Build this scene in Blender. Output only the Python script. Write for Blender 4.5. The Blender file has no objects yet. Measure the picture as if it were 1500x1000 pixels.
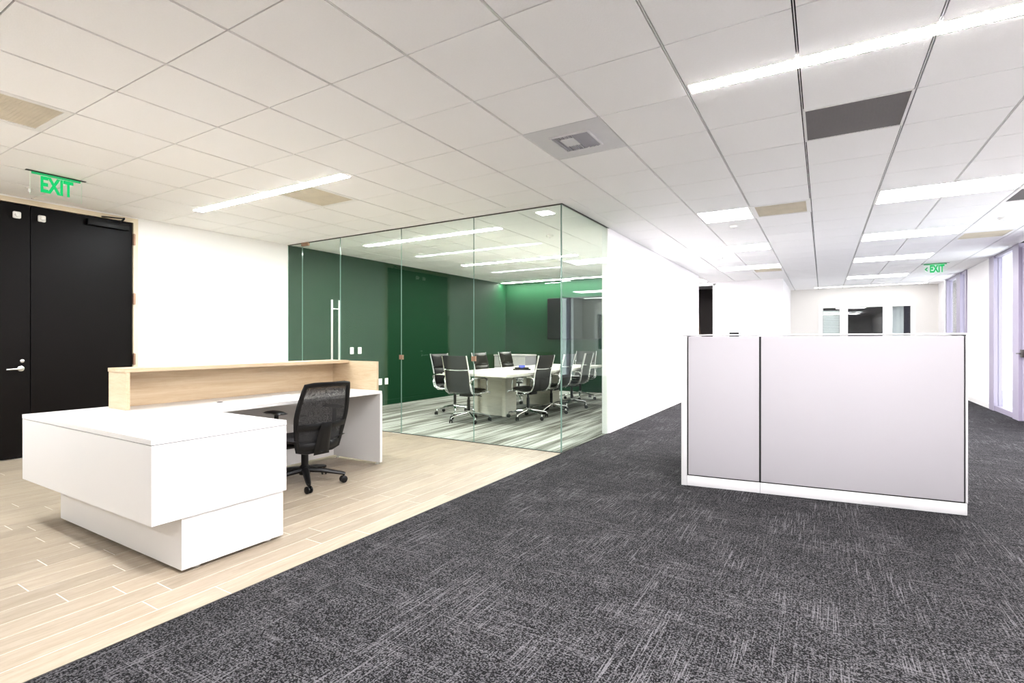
import bpy, bmesh, math, random
from mathutils import Vector, Matrix

random.seed(7)
scene = bpy.context.scene
COL = scene.collection
PI = math.pi
R = math.radians

# ------------------------------------------------------------------ camera, light, exposure
cam_data = bpy.data.cameras.new("camera")
cam_data.sensor_fit = 'HORIZONTAL'
cam_data.sensor_width = 36.0
cam_data.lens = 36.0 * 755.0 / 1500.0
cam_data.clip_start = 0.05
cam_data.clip_end = 200
camera = bpy.data.objects.new("camera", cam_data)
COL.objects.link(camera)
camera.location = (0, 0, 1.224)
camera.rotation_euler = (R(90), 0, R(31.1))
scene.camera = camera

scene.view_settings.view_transform = 'Standard'
scene.view_settings.look = 'None'
scene.view_settings.gamma = 1.0
scene.view_settings.use_curve_mapping = False
scene.view_settings.exposure = 2.55

world = bpy.data.worlds.new("overcast_daylight")
scene.world = world
world.use_nodes = True
_bg = world.node_tree.nodes["Background"]
_bg.inputs[0].default_value = (0.93, 0.95, 1.0, 1)
_bg.inputs[1].default_value = 0.80

PANEL_LIGHT = 12.0       # recessed corridor panels
STRIP_LIGHT = 21.0      # linear ceiling lights
CONF_LIGHT = 29.0       # linear lights of the meeting room

scene.cycles.transparent_max_bounces = 32
scene.cycles.max_bounces = 16
scene.cycles.diffuse_bounces = 14
scene.cycles.glossy_bounces = 6
scene.cycles.sample_clamp_indirect = 20.0
scene.cycles.caustics_reflective = False
scene.cycles.caustics_refractive = False

# ------------------------------------------------------------------ material helpers
def new_mat(name):
    m = bpy.data.materials.new(name)
    m.use_nodes = True
    nt = m.node_tree
    for n in list(nt.nodes):
        nt.nodes.remove(n)
    out = nt.nodes.new("ShaderNodeOutputMaterial")
    return m, nt, out

def N(nt, kind, **kw):
    n = nt.nodes.new(kind)
    for k, v in kw.items():
        if isinstance(k, str) and k.startswith("i_"):
            n.inputs[k[2:].replace("_", " ")].default_value = v
        else:
            setattr(n, k, v)
    return n

def col4(c):
    return (c[0], c[1], c[2], 1.0)

def plain(name, c, rough=0.5, metal=0.0, spec=0.5, bump=0.0, bump_scale=200.0, coat=0.0, vary=0.0, vary_scale=3.0):
    m, nt, out = new_mat(name)
    p = N(nt, "ShaderNodeBsdfPrincipled")
    p.inputs["Base Color"].default_value = col4(c)
    p.inputs["Roughness"].default_value = rough
    p.inputs["Metallic"].default_value = metal
    p.inputs["Specular IOR Level"].default_value = spec
    p.inputs["Coat Weight"].default_value = coat
    nt.links.new(p.outputs[0], out.inputs[0])
    tc = N(nt, "ShaderNodeTexCoord")
    if vary > 0:
        nz = N(nt, "ShaderNodeTexNoise")
        nz.inputs["Scale"].default_value = vary_scale
        nz.inputs["Detail"].default_value = 5
        nt.links.new(tc.outputs["Object"], nz.inputs["Vector"])
        mx = N(nt, "ShaderNodeMix", data_type='RGBA')
        mx.inputs[6].default_value = col4([v * (1 - vary) for v in c])
        mx.inputs[7].default_value = col4([min(1, v * (1 + vary)) for v in c])
        nt.links.new(nz.outputs[0], mx.inputs[0])
        nt.links.new(mx.outputs[2], p.inputs["Base Color"])
    if bump > 0:
        nz = N(nt, "ShaderNodeTexNoise")
        nz.inputs["Scale"].default_value = bump_scale
        nz.inputs["Detail"].default_value = 3
        nt.links.new(tc.outputs["Object"], nz.inputs["Vector"])
        b = N(nt, "ShaderNodeBump")
        b.inputs["Strength"].default_value = bump
        b.inputs["Distance"].default_value = 0.004
        nt.links.new(nz.outputs[0], b.inputs["Height"])
        nt.links.new(b.outputs[0], p.inputs["Normal"])
    return m

def emit(name, c, s):
    m, nt, out = new_mat(name)
    e = N(nt, "ShaderNodeEmission")
    e.inputs[0].default_value = col4(c)
    e.inputs[1].default_value = s
    nt.links.new(e.outputs[0], out.inputs[0])
    return m

def glass(name, tint, ior=1.5, rough=0.0, gloss_tint=(1, 1, 1)):
    """thin clear sheet: see-through with mirror reflection by angle; both faces of the sheet carry it"""
    m, nt, out = new_mat(name)
    geo = N(nt, "ShaderNodeNewGeometry")
    io = N(nt, "ShaderNodeMix", data_type='FLOAT')
    io.inputs[2].default_value = ior
    io.inputs[3].default_value = 1.0 / ior
    nt.links.new(geo.outputs["Backfacing"], io.inputs[0])
    fr = N(nt, "ShaderNodeFresnel")
    nt.links.new(io.outputs[0], fr.inputs[0])
    tr = N(nt, "ShaderNodeBsdfTransparent")
    tr.inputs[0].default_value = col4(tint)
    gl = N(nt, "ShaderNodeBsdfGlossy")
    gl.inputs["Color"].default_value = col4(gloss_tint)
    gl.inputs["Roughness"].default_value = rough
    mx = N(nt, "ShaderNodeMixShader")
    nt.links.new(fr.outputs[0], mx.inputs[0])
    nt.links.new(tr.outputs[0], mx.inputs[1])
    nt.links.new(gl.outputs[0], mx.inputs[2])
    nt.links.new(mx.outputs[0], out.inputs[0])
    return m

def wood(name, dark, light, scale, rough, axis_stretch, spec=0.4, rnd=0.12):
    """streaky timber grain; axis_stretch multiplies object coordinates (small along the grain)"""
    m, nt, out = new_mat(name)
    p = N(nt, "ShaderNodeBsdfPrincipled")
    p.inputs["Roughness"].default_value = rough
    p.inputs["Specular IOR Level"].default_value = spec
    tc = N(nt, "ShaderNodeTexCoord")
    oi = N(nt, "ShaderNodeObjectInfo")
    mp = N(nt, "ShaderNodeMapping")
    mp.inputs["Scale"].default_value = axis_stretch
    nt.links.new(tc.outputs["Object"], mp.inputs["Vector"])
    mul = N(nt, "ShaderNodeMath", operation='MULTIPLY')
    mul.inputs[1].default_value = 37.0
    nt.links.new(oi.outputs["Random"], mul.inputs[0])
    cmb = N(nt, "ShaderNodeCombineXYZ")
    for k in range(3):
        nt.links.new(mul.outputs[0], cmb.inputs[k])
    add = N(nt, "ShaderNodeVectorMath", operation='ADD')
    nt.links.new(mp.outputs[0], add.inputs[0])
    nt.links.new(cmb.outputs[0], add.inputs[1])
    n1 = N(nt, "ShaderNodeTexNoise")
    n1.inputs["Scale"].default_value = scale
    n1.inputs["Detail"].default_value = 6
    n1.inputs["Roughness"].default_value = 0.80
    n1.inputs["Distortion"].default_value = 0.6
    nt.links.new(add.outputs[0], n1.inputs["Vector"])
    rp = N(nt, "ShaderNodeValToRGB")
    rp.color_ramp.elements[0].position = 0.30
    rp.color_ramp.elements[0].color = col4(dark)
    rp.color_ramp.elements[1].position = 0.68
    rp.color_ramp.elements[1].color = col4(light)
    nt.links.new(n1.outputs[0], rp.inputs[0])
    hs = N(nt, "ShaderNodeHueSaturation")
    mr = N(nt, "ShaderNodeMapRange")
    mr.inputs[3].default_value = 1.0 - rnd
    mr.inputs[4].default_value = 1.0 + rnd
    nt.links.new(oi.outputs["Random"], mr.inputs[0])
    nt.links.new(mr.outputs[0], hs.inputs["Value"])
    nt.links.new(rp.outputs[0], hs.inputs["Color"])
    nt.links.new(hs.outputs[0], p.inputs["Base Color"])
    nt.links.new(p.outputs[0], out.inputs[0])
    return m

def loop_carpet():
    """salt and pepper loop pile with broken light threads running both ways"""
    m, nt, out = new_mat("carpet_loop")
    p = N(nt, "ShaderNodeBsdfPrincipled")
    p.inputs["Roughness"].default_value = 0.95
    p.inputs["Specular IOR Level"].default_value = 0.1
    tc = N(nt, "ShaderNodeTexCoord")
    def noise(scale, stretch, detail=2.0, rough=0.5):
        mp = N(nt, "ShaderNodeMapping")
        mp.inputs["Scale"].default_value = stretch
        nt.links.new(tc.outputs["Object"], mp.inputs["Vector"])
        nz = N(nt, "ShaderNodeTexNoise")
        nz.inputs["Scale"].default_value = scale
        nz.inputs["Detail"].default_value = detail
        nz.inputs["Roughness"].default_value = rough
        nt.links.new(mp.outputs[0], nz.inputs["Vector"])
        return nz.outputs[0]
    def ramp(src, a, b, ca, cb):
        r = N(nt, "ShaderNodeValToRGB")
        r.color_ramp.elements[0].position = a
        r.color_ramp.elements[0].color = (ca, ca, ca, 1)
        r.color_ramp.elements[1].position = b
        r.color_ramp.elements[1].color = (cb, cb, cb, 1)
        nt.links.new(src, r.inputs[0])
        return r.outputs[0]
    def math2(op, a, b):
        n = N(nt, "ShaderNodeMath", operation=op)
        for k, v in enumerate((a, b)):
            if isinstance(v, (int, float)):
                n.inputs[k].default_value = v
            else:
                nt.links.new(v, n.inputs[k])
        return n.outputs[0]
    grain = ramp(noise(135, (1, 1, 1), 2.0, 0.7), 0.495, 0.560, 0.0, 1.0)
    ty = ramp(noise(170, (1.0, 0.028, 1), 2.0, 0.6), 0.55, 0.66, 0.0, 1.0)
    tx = ramp(noise(170, (0.035, 1.0, 1), 2.0, 0.6), 0.57, 0.68, 0.0, 1.0)
    py = ramp(noise(2.2, (1.3, 0.8, 1), 2.0), 0.44, 0.60, 0.12, 1.0)
    px = ramp(noise(2.7, (0.8, 1.3, 1.3), 2.0), 0.46, 0.62, 0.10, 0.8)
    patch = ramp(noise(7.0, (0.5, 1.5, 1), 3.0), 0.34, 0.66, 0.78, 1.12)
    t = math2('ADD', math2('MULTIPLY', ty, py), math2('MULTIPLY', tx, px))
    v = math2('ADD', math2('MULTIPLY', grain, 0.62), math2('MULTIPLY', t, 0.85))
    v = math2('MULTIPLY', v, patch)
    rp = N(nt, "ShaderNodeValToRGB")
    rp.color_ramp.elements[0].position = 0.05
    rp.color_ramp.elements[0].color = (0.0018, 0.0017, 0.0022, 1)
    rp.color_ramp.elements[1].position = 0.95
    rp.color_ramp.elements[1].color = (0.108, 0.1035, 0.111, 1)
    nt.links.new(v, rp.inputs[0])
    nt.links.new(rp.outputs[0], p.inputs["Base Color"])
    b = N(nt, "ShaderNodeBump")
    b.inputs["Strength"].default_value = 0.6
    b.inputs["Distance"].default_value = 0.004
    nt.links.new(v, b.inputs["Height"])
    nt.links.new(b.outputs[0], p.inputs["Normal"])
    nt.links.new(p.outputs[0], out.inputs[0])
    return m

def stripe_carpet():
    """pale meeting-room carpet with broken grey-brown stripes along the room"""
    m, nt, out = new_mat("carpet_striped")
    p = N(nt, "ShaderNodeBsdfPrincipled")
    p.inputs["Roughness"].default_value = 0.95
    p.inputs["Specular IOR Level"].default_value = 0.1
    tc = N(nt, "ShaderNodeTexCoord")
    def noise(scale, stretch, detail, lo, hi):
        mp = N(nt, "ShaderNodeMapping")
        mp.inputs["Scale"].default_value = stretch
        nt.links.new(tc.outputs["Object"], mp.inputs["Vector"])
        nz = N(nt, "ShaderNodeTexNoise")
        nz.inputs["Scale"].default_value = scale
        nz.inputs["Detail"].default_value = detail
        nt.links.new(mp.outputs[0], nz.inputs["Vector"])
        mr = N(nt, "ShaderNodeMapRange")
        mr.inputs[1].default_value = lo
        mr.inputs[2].default_value = hi
        nt.links.new(nz.outputs[0], mr.inputs[0])
        return mr.outputs[0]
    broad = noise(5.0, (1, 0.10, 1), 2.0, 0.42, 0.62)
    fine = noise(26.0, (1, 0.03, 1), 2.0, 0.40, 0.62)
    speck = noise(160.0, (1, 1, 1), 1.0, 0.35, 0.65)
    a = N(nt, "ShaderNodeMath", operation='MULTIPLY_ADD')
    nt.links.new(broad, a.inputs[0]); a.inputs[1].default_value = 0.45
    b = N(nt, "ShaderNodeMath", operation='MULTIPLY_ADD')
    nt.links.new(fine, b.inputs[0]); b.inputs[1].default_value = 0.50
    c = N(nt, "ShaderNodeMath", operation='MULTIPLY')
    nt.links.new(speck, c.inputs[0]); c.inputs[1].default_value = 0.14
    nt.links.new(c.outputs[0], b.inputs[2])
    nt.links.new(b.outputs[0], a.inputs[2])
    rp = N(nt, "ShaderNodeValToRGB")
    rp.color_ramp.elements[0].position = 0.15
    rp.color_ramp.elements[0].color = (0.36, 0.37, 0.345, 1)
    rp.color_ramp.elements[1].position = 0.95
    rp.color_ramp.elements[1].color = (0.055, 0.052, 0.042, 1)
    e = rp.color_ramp.elements.new(0.55)
    e.color = (0.18, 0.18, 0.16, 1)
    nt.links.new(a.outputs[0], rp.inputs[0])
    nt.links.new(rp.outputs[0], p.inputs["Base Color"])
    nt.links.new(p.outputs[0], out.inputs[0])
    return m

def mesh_weave():
    """open black mesh of the task chair's back"""
    m, nt, out = new_mat("black_mesh")
    d = N(nt, "ShaderNodeBsdfPrincipled")
    d.inputs["Base Color"].default_value = (0.004, 0.004, 0.005, 1)
    d.inputs["Roughness"].default_value = 0.7
    t = N(nt, "ShaderNodeBsdfTransparent")
    tc = N(nt, "ShaderNodeTexCoord")
    ck = N(nt, "ShaderNodeTexVoronoi")
    ck.inputs["Scale"].default_value = 330
    nt.links.new(tc.outputs["Object"], ck.inputs["Vector"])
    lt = N(nt, "ShaderNodeMath", operation='LESS_THAN')
    lt.inputs[1].default_value = 0.30
    nt.links.new(ck.outputs["Distance"], lt.inputs[0])
    mx = N(nt, "ShaderNodeMixShader")
    nt.links.new(lt.outputs[0], mx.inputs[0])
    nt.links.new(d.outputs[0], mx.inputs[1])
    nt.links.new(t.outputs[0], mx.inputs[2])
    nt.links.new(mx.outputs[0], out.inputs[0])
    return m

M = {}
M['wall'] = plain("wall_paint", (0.90, 0.885, 0.87), 0.6)
M['wallc'] = plain("wall_paint_cool", (0.88, 0.865, 0.87), 0.6)
M['wallfar'] = plain("wall_paint_cream_shaded", (0.79, 0.77, 0.73), 0.6)  # cream white darkened: shade on the end wall is put into its colour
M['green'] = plain("green_paint", (0.0034, 0.031, 0.0115), 0.6, spec=0.12)
M['trim'] = plain("white_trim", (0.86, 0.85, 0.83), 0.45)
M['tile'] = plain("ceiling_tile", (0.93, 0.92, 0.91), 0.85, spec=0.2, bump=0.35, bump_scale=130, vary=0.02, vary_scale=90)
M['runner'] = plain("grid_runner", (0.80, 0.79, 0.77), 0.5)
M['plenum'] = plain("plenum_dark", (0.012, 0.010, 0.008), 0.9)
M['grout'] = plain("pale_grout", (0.72, 0.69, 0.64), 0.8)
M['plank'] = wood("plank_oak", (0.228, 0.18, 0.128), (0.35, 0.295, 0.228), 3.2, 0.42, (9.0, 0.9, 1.0), rnd=0.09)
M['slab'] = plain("oak_underlay", (0.55, 0.42, 0.28), 0.5)
M['carpet'] = loop_carpet()
M['stripes'] = stripe_carpet()
M['laminate'] = plain("white_laminate", (0.61, 0.60, 0.592), 0.35)
M['deskwood'] = wood("pale_maple", (0.40, 0.29, 0.175), (0.54, 0.425, 0.29), 2.2, 0.45, (6.0, 0.55, 9.0), rnd=0.03)
M['deskwood_v'] = wood("pale_maple_end", (0.42, 0.31, 0.19), (0.56, 0.45, 0.31), 2.2, 0.45, (1.0, 6.0, 7.0), rnd=0.03)
M['black_door'] = plain("black_door", (0.0032, 0.0022, 0.002), 0.40, spec=0.11, bump=0.04, bump_scale=80)
M['cream'] = plain("cream_frame", (0.72, 0.62, 0.46), 0.5)
M['brass'] = plain("aged_brass", (0.40, 0.25, 0.18), 0.35, metal=1.0)
M['steel'] = plain("brushed_steel", (0.72, 0.71, 0.69), 0.28, metal=1.0)
M['chrome'] = plain("chrome", (0.86, 0.87, 0.88), 0.08, metal=1.0)
M['pewter'] = plain("dark_metal", (0.10, 0.09, 0.085), 0.35, metal=0.8)
M['black'] = plain("black_plastic", (0.003, 0.003, 0.0034), 0.42, spec=0.25)
M['leather'] = plain("black_leather", (0.005, 0.0048, 0.005), 0.36, spec=0.4, bump=0.15, bump_scale=220)
M['sling'] = plain("charcoal_sling", (0.007, 0.0068, 0.0075), 0.45, spec=0.35)
M['fabric'] = plain("black_fabric", (0.007, 0.006, 0.009), 0.75, bump=0.2, bump_scale=400)
M['mesh'] = mesh_weave()
M['white'] = plain("white_plastic", (0.88, 0.87, 0.84), 0.4)
M['panel'] = plain("lavender_fabric", (0.355, 0.34, 0.36), 0.85, spec=0.15, bump=0.12, bump_scale=500)
M['partframe'] = plain("white_metal", (0.56, 0.553, 0.565), 0.4)
M['gap'] = plain("black_reveal", (0.004, 0.004, 0.004), 0.7)
M['glass'] = glass("sheet_glass", (0.955, 0.985, 0.965), ior=1.28, gloss_tint=(0.85, 1.0, 0.93))
M['glassedge'] = plain("glass_edge", (0.16, 0.26, 0.22), 0.15)
M['winglass'] = glass("window_glass", (0.96, 0.98, 0.985))
M['acrylic'] = glass("clear_acrylic", (0.985, 1.0, 0.99))
M['acryledge'] = plain("acrylic_edge", (0.62, 0.92, 0.72), 0.3)
M['alu'] = plain("lilac_grey_frame", (0.33, 0.30, 0.385), 0.4)
M['table'] = wood("whitewashed_top", (0.70, 0.67, 0.60), (0.84, 0.82, 0.77), 2.4, 0.22, (7.0, 0.6, 1.0), spec=0.6, rnd=0.0)
M['tableleg'] = wood("whitewashed_leg", (0.56, 0.54, 0.46), (0.74, 0.72, 0.64), 2.0, 0.35, (1.0, 1.0, 8.0), rnd=0.0)
M['tv'] = plain("tv_glass", (0.010, 0.010, 0.011), 0.06, spec=0.6)
M['blue'] = plain("phone_screen", (0.03, 0.05, 0.28), 0.2)
M['vent_grey'] = plain("vent_grey", (0.23, 0.215, 0.22), 0.8)
M['vent_tan'] = plain("vent_tan", (0.70, 0.64, 0.52), 0.8, vary=0.16, vary_scale=6)
M['vent_white'] = plain("diffuser_grey", (0.66, 0.65, 0.66), 0.5, vary=0.06, vary_scale=6)
M['louvre'] = plain("diffuser_louvre", (0.36, 0.35, 0.38), 0.5)
M['panel_glow'] = emit("panel_glow", (1.0, 0.975, 0.98), PANEL_LIGHT)
M['panel_dim'] = emit("panel_glow_dimmed", (1.0, 0.975, 0.98), PANEL_LIGHT * 0.42)
M['wash_dim'] = emit("wash_glow", (1.0, 0.975, 0.95), 5.0)
M['strip_warm'] = emit("strip_glow", (0.925, 0.968, 1.0), STRIP_LIGHT)
M['strip_cool'] = emit("strip_glow_neutral", (1.0, 0.98, 0.98), STRIP_LIGHT * 1.2)
M['conf_glow'] = emit("meeting_strip_glow", (1.0, 0.98, 0.93), CONF_LIGHT)
M['exit'] = emit("exit_green", (0.012, 0.66, 0.17), 0.18)
M['exitbar'] = emit("exit_bar_green", (0.03, 0.40, 0.13), 0.22)
M['brown'] = plain("brown_door", (0.045, 0.028, 0.016), 0.5)
M['darkroom'] = plain("dark_room_shade", (0.05, 0.042, 0.04), 0.8)  # darkness of the unlit room is put into the wall colour
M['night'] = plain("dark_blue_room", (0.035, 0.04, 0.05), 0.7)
M['blind'] = plain("pale_blind", (0.80, 0.84, 0.80), 0.6)

# ------------------------------------------------------------------ mesh helpers
class MB:
    def __init__(self):
        self.bm = bmesh.new()
        self.mats = []
        self.cur = 0
    def mat(self, m):
        if m not in self.mats:
            self.mats.append(m)
        self.cur = self.mats.index(m)
        return self
    def _tag(self, before):
        for f in self.bm.faces:
            if f.index == -1 or f.index >= before:
                f.material_index = self.cur
    def _face(self, vs):
        try:
            f = self.bm.faces.new(vs)
            f.material_index = self.cur
            return f
        except ValueError:
            return None
    def box(self, x0, x1, y0, y1, z0, z1, mx=None):
        co = [(x0, y0, z0), (x1, y0, z0), (x1, y1, z0), (x0, y1, z0), (x0, y0, z1), (x1, y0, z1), (x1, y1, z1), (x0, y1, z1)]
        v = [self.bm.verts.new(mx @ Vector(c) if mx else c) for c in co]
        for q in ((3, 2, 1, 0), (4, 5, 6, 7), (0, 1, 5, 4), (1, 2, 6, 5), (2, 3, 7, 6), (3, 0, 4, 7)):
            self._face([v[k] for k in q])
        return self
    def rbox(self, x0, x1, y0, y1, z0, z1, r=0.01, seg=2, mx=None):
        tmp = bmesh.new()
        co = [(x0, y0, z0), (x1, y0, z0), (x1, y1, z0), (x0, y1, z0), (x0, y0, z1), (x1, y0, z1), (x1, y1, z1), (x0, y1, z1)]
        v = [tmp.verts.new(c) for c in co]
        for q in ((3, 2, 1, 0), (4, 5, 6, 7), (0, 1, 5, 4), (1, 2, 6, 5), (2, 3, 7, 6), (3, 0, 4, 7)):
            tmp.faces.new([v[k] for k in q])
        bmesh.ops.bevel(tmp, geom=tmp.edges[:], offset=r, segments=seg, affect='EDGES', profile=0.5)
        self._merge(tmp, mx)
        return self
    def _merge(self, tmp, mx=None):
        mp = {}
        for v in tmp.verts:
            mp[v] = self.bm.verts.new(mx @ v.co if mx else v.co)
        for f in tmp.faces:
            self._face([mp[v] for v in f.verts])
        tmp.free()
    def prism(self, pts, z0, z1, mx=None):
        """polygon in xy extruded in z"""
        a = [self.bm.verts.new(mx @ Vector((p[0], p[1], z0)) if mx else (p[0], p[1], z0)) for p in pts]
        b = [self.bm.verts.new(mx @ Vector((p[0], p[1], z1)) if mx else (p[0], p[1], z1)) for p in pts]
        n = len(pts)
        self._face(a[::-1]); self._face(b)
        for k in range(n):
            self._face([a[k], a[(k + 1) % n], b[(k + 1) % n], b[k]])
        return self
    def tube(self, pts, r, seg=8, closed=False, sx=1.0, sy=1.0):
        """round bar along points; r is a number or one radius per point"""
        pts = [Vector(p) for p in pts]
        n = len(pts)
        rr = r if isinstance(r, (list, tuple)) else [r] * n
        rings = []
        up = Vector((0, 0, 1))
        prev = None
        for k, p in enumerate(pts):
            if closed:
                t = (pts[(k + 1) % n] - pts[k - 1]).normalized()
            else:
                t = (pts[min(k + 1, n - 1)] - pts[max(k - 1, 0)]).normalized()
            if prev is None:
                a = t.cross(up)
                if a.length < 1e-3:
                    a = t.cross(Vector((1, 0, 0)))
            else:
                a = prev - t * prev.dot(t)
            a.normalize()
            prev = a
            b = t.cross(a)
            rings.append([self.bm.verts.new(p + (a * math.cos(2 * PI * q / seg) * sx + b * math.sin(2 * PI * q / seg) * sy) * rr[k]) for q in range(seg)])
        m = n if closed else n - 1
        for k in range(m):
            A, B = rings[k], rings[(k + 1) % n]
            for q in range(seg):
                self._face([A[q], A[(q + 1) % seg], B[(q + 1) % seg], B[q]])
        if not closed:
            self._face(rings[0][::-1]); self._face(rings[-1])
        return self
    def lathe(self, prof, seg=20, mx=None):
        """profile of (radius, z) turned about z"""
        rings = []
        for (r, z) in prof:
            rings.append([self.bm.verts.new(mx @ Vector((r * math.cos(2 * PI * q / seg), r * math.sin(2 * PI * q / seg), z)) if mx else (r * math.cos(2 * PI * q / seg), r * math.sin(2 * PI * q / seg), z)) for q in range(seg)])
        for k in range(len(rings) - 1):
            for q in range(seg):
                self._face([rings[k][q], rings[k][(q + 1) % seg], rings[k + 1][(q + 1) % seg], rings[k + 1][q]])
        self._face(rings[0][::-1]); self._face(rings[-1])
        return self
    def grid(self, fn, nu, nv):
        """surface from fn(u,v), u and v in 0..1"""
        vs = [[self.bm.verts.new(fn(a / nu, b / nv)) for b in range(nv + 1)] for a in range(nu + 1)]
        for a in range(nu):
            for b in range(nv):
                self._face([vs[a][b], vs[a + 1][b], vs[a + 1][b + 1], vs[a][b + 1]])
        return self
    def pad(self, fn, thick, nu, nv, edge=0.35):
        """cushion: surface fn(u,v)->(point, normal) with a rounded-edge thickness on both sides"""
        def prof(t):
            d = min(t, 1 - t)
            return min(1.0, (d / edge) ** 0.5) if edge > 0 else 1.0
        top = []; bot = []
        for a in range(nu + 1):
            ra, rb = [], []
            for b in range(nv + 1):
                u, v = a / nu, b / nv
                p, nn = fn(u, v)
                h = thick * 0.5 * min(prof(u), prof(v))
                ra.append(self.bm.verts.new(Vector(p) + Vector(nn) * h))
                rb.append(self.bm.verts.new(Vector(p) - Vector(nn) * h))
            top.append(ra); bot.append(rb)
        for a in range(nu):
            for b in range(nv):
                self._face([top[a][b], top[a + 1][b], top[a + 1][b + 1], top[a][b + 1]])
                self._face([bot[a][b + 1], bot[a + 1][b + 1], bot[a + 1][b], bot[a][b]])
        return self
    def build(self, name, parent=None, smooth=False, mat=None):
        bm = self.bm
        bmesh.ops.remove_doubles(bm, verts=bm.verts, dist=1e-6)
        bmesh.ops.recalc_face_normals(bm, faces=bm.faces)
        me = bpy.data.meshes.new(name)
        bm.to_mesh(me); bm.free()
        for m in self.mats:
            me.materials.append(m)
        if smooth:
            for p in me.polygons:
                p.use_smooth = True
            try:
                me.set_sharp_from_angle(angle=R(40))
            except Exception:
                pass
        o = bpy.data.objects.new(name, me)
        COL.objects.link(o)
        if parent is not None:
            o.parent = parent
        return o

def mb(m):
    b = MB()
    b.mat(M[m] if isinstance(m, str) else m)
    return b

def tag(o, label=None, cat=None, group=None, kind=None):
    if label: o["label"] = label
    if cat: o["category"] = cat
    if group: o["group"] = group
    if kind: o["kind"] = kind
    return o

def empty(name, loc=(0, 0, 0), rz=0.0):
    o = bpy.data.objects.new(name, None)
    o.empty_display_size = 0.1
    COL.objects.link(o)
    o.location = loc
    o.rotation_euler = (0, 0, rz)
    return o

def link_copy(o, parent=None, loc=None):
    c = o.copy()
    COL.objects.link(c)
    c.parent = parent
    if loc is not None:
        c.location = loc
    return c

def copy_tree(o, parent=None):
    c = o.copy()
    COL.objects.link(c)
    c.parent = parent
    for ch in list(o.children):
        copy_tree(ch, c)
    return c

def struct(o, label, cat):
    return tag(o, label, cat, kind="structure")

# ------------------------------------------------------------------ layout constants
CH = 2.74                       # ceiling height
XL, XR = -7.20, 2.60            # entrance wall, glazed wall
XG, YG = -2.45, 5.12            # meeting-room glass corner
YW = 6.55                       # glass meets the corridor wall
YE = 12.39                      # corridor wall end
YC = 11.60                      # meeting-room back wall
YF1, YF2 = 14.0, 17.4           # far walls
XF = -0.82
YB = -4.0                       # back of the lobby, behind the viewpoint
GX0, GSX = -0.115, 0.592        # ceiling grid
GY0, GSY = 2.665, 0.615
def gx(i): return GX0 + GSX * i
def gy(j): return GY0 + GSY * j

# ------------------------------------------------------------------ floors
floor = mb('grout').box(XL - .1, XG, YB, YG, -0.10, -0.0010).build("floor")
struct(floor, "pale oak plank floor of the reception area", "floor")
PW, PL = 0.147, 0.90
XE = -2.454
joint = [3.24, 1.18, 1.31, 1.175, 1.0, 1.29, 0.94, 1.357, 1.10, 1.294, 0.85, 1.222, 1.05, 1.265]
plank0 = None
rows = int((XE - XL) / PW) + 1
back = mb('plank')
for r in range(rows):
    x1 = XE - r * PW - 0.0022
    x0 = max(XE - (r + 1) * PW + 0.0022, XL + 0.004)
    if x1 - x0 < 0.02:
        continue
    off = joint[r] if r < len(joint) else random.uniform(0, PL)
    k = math.floor((YB - off) / PL)
    y = off + k * PL
    while y < YG - 0.03:
        ya, yb = max(y, YB) + 0.0022, min(y + PL, YG - 0.012) - 0.0022
        if yb - ya > 0.02:
            if yb < -0.245 * x1 - 0.1:
                back.box(x0, x1, ya, yb, -0.0009, 0)
            else:
                full = abs((yb - ya) - (PL - 0.0044)) < 1e-4 and abs((x1 - x0) - (PW - 0.0044)) < 1e-4
                if full and plank0 is not None:
                    o = link_copy(plank0, floor, ((x0 + x1) / 2, (ya + yb) / 2, 0))
                else:
                    w, l = (x1 - x0) / 2, (yb - ya) / 2
                    o = mb('plank').box(-w, w, -l, l, -0.0009, 0).build("plank", floor)
                    o.location = ((x0 + x1) / 2, (ya + yb) / 2, 0)
                    if full:
                        plank0 = o
        y += PL
bk = back.build("plank", floor)
bk["kind"] = "stuff"

fl2 = mb('carpet').box(XG, XR + 0.1, YB, YF2 + 0.1, -0.10, 0.002)
fl2.box(-4.4, XG, YE, YF1 + 1.8, -0.10, 0.002)
fl2 = fl2.build("floor_carpet")
struct(fl2, "dark grey flecked loop carpet along the corridor", "carpet")
fl3 = mb('stripes').box(XL - 0.1, XG, YG, YC + 0.1, -0.10, 0.002).build("floor_meeting_room")
struct(fl3, "pale striped carpet inside the glass meeting room", "carpet")
st = mb('pewter').box(XG - 0.004, XG + 0.003, YB, YG, -0.01, 0.0035).build("trim_1")
struct(st, "thin metal strip where plank floor meets carpet", "trim")

# ------------------------------------------------------------------ ceiling
LIGHT_CELLS = {}
def cells(i0, i1, j):
    return [(i, j) for i in range(i0, i1)]
panels = [(-2, -1, 6), (-3, -1, 10), (-3, -1, 14), (1, 3, 6), (1, 3, 10), (1, 3, 14), (1, 3, 19), (1, 3, -3), (-3, -1, -3), (-6, -4, 17)]
panel_cells = set(c for p in panels for c in cells(*p))
vent_cells = {(0, 2): 'grey', (-1, 6): 'tan', (-8, -3): 'tan', (-8, 1): 'tan', (3, 11): 'tan', (3, 7): 'grey2', (-2, 15): 'tan'}
diff_cells = {(-3, 1)}
taken = panel_cells | set(vent_cells) | diff_cells

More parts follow.
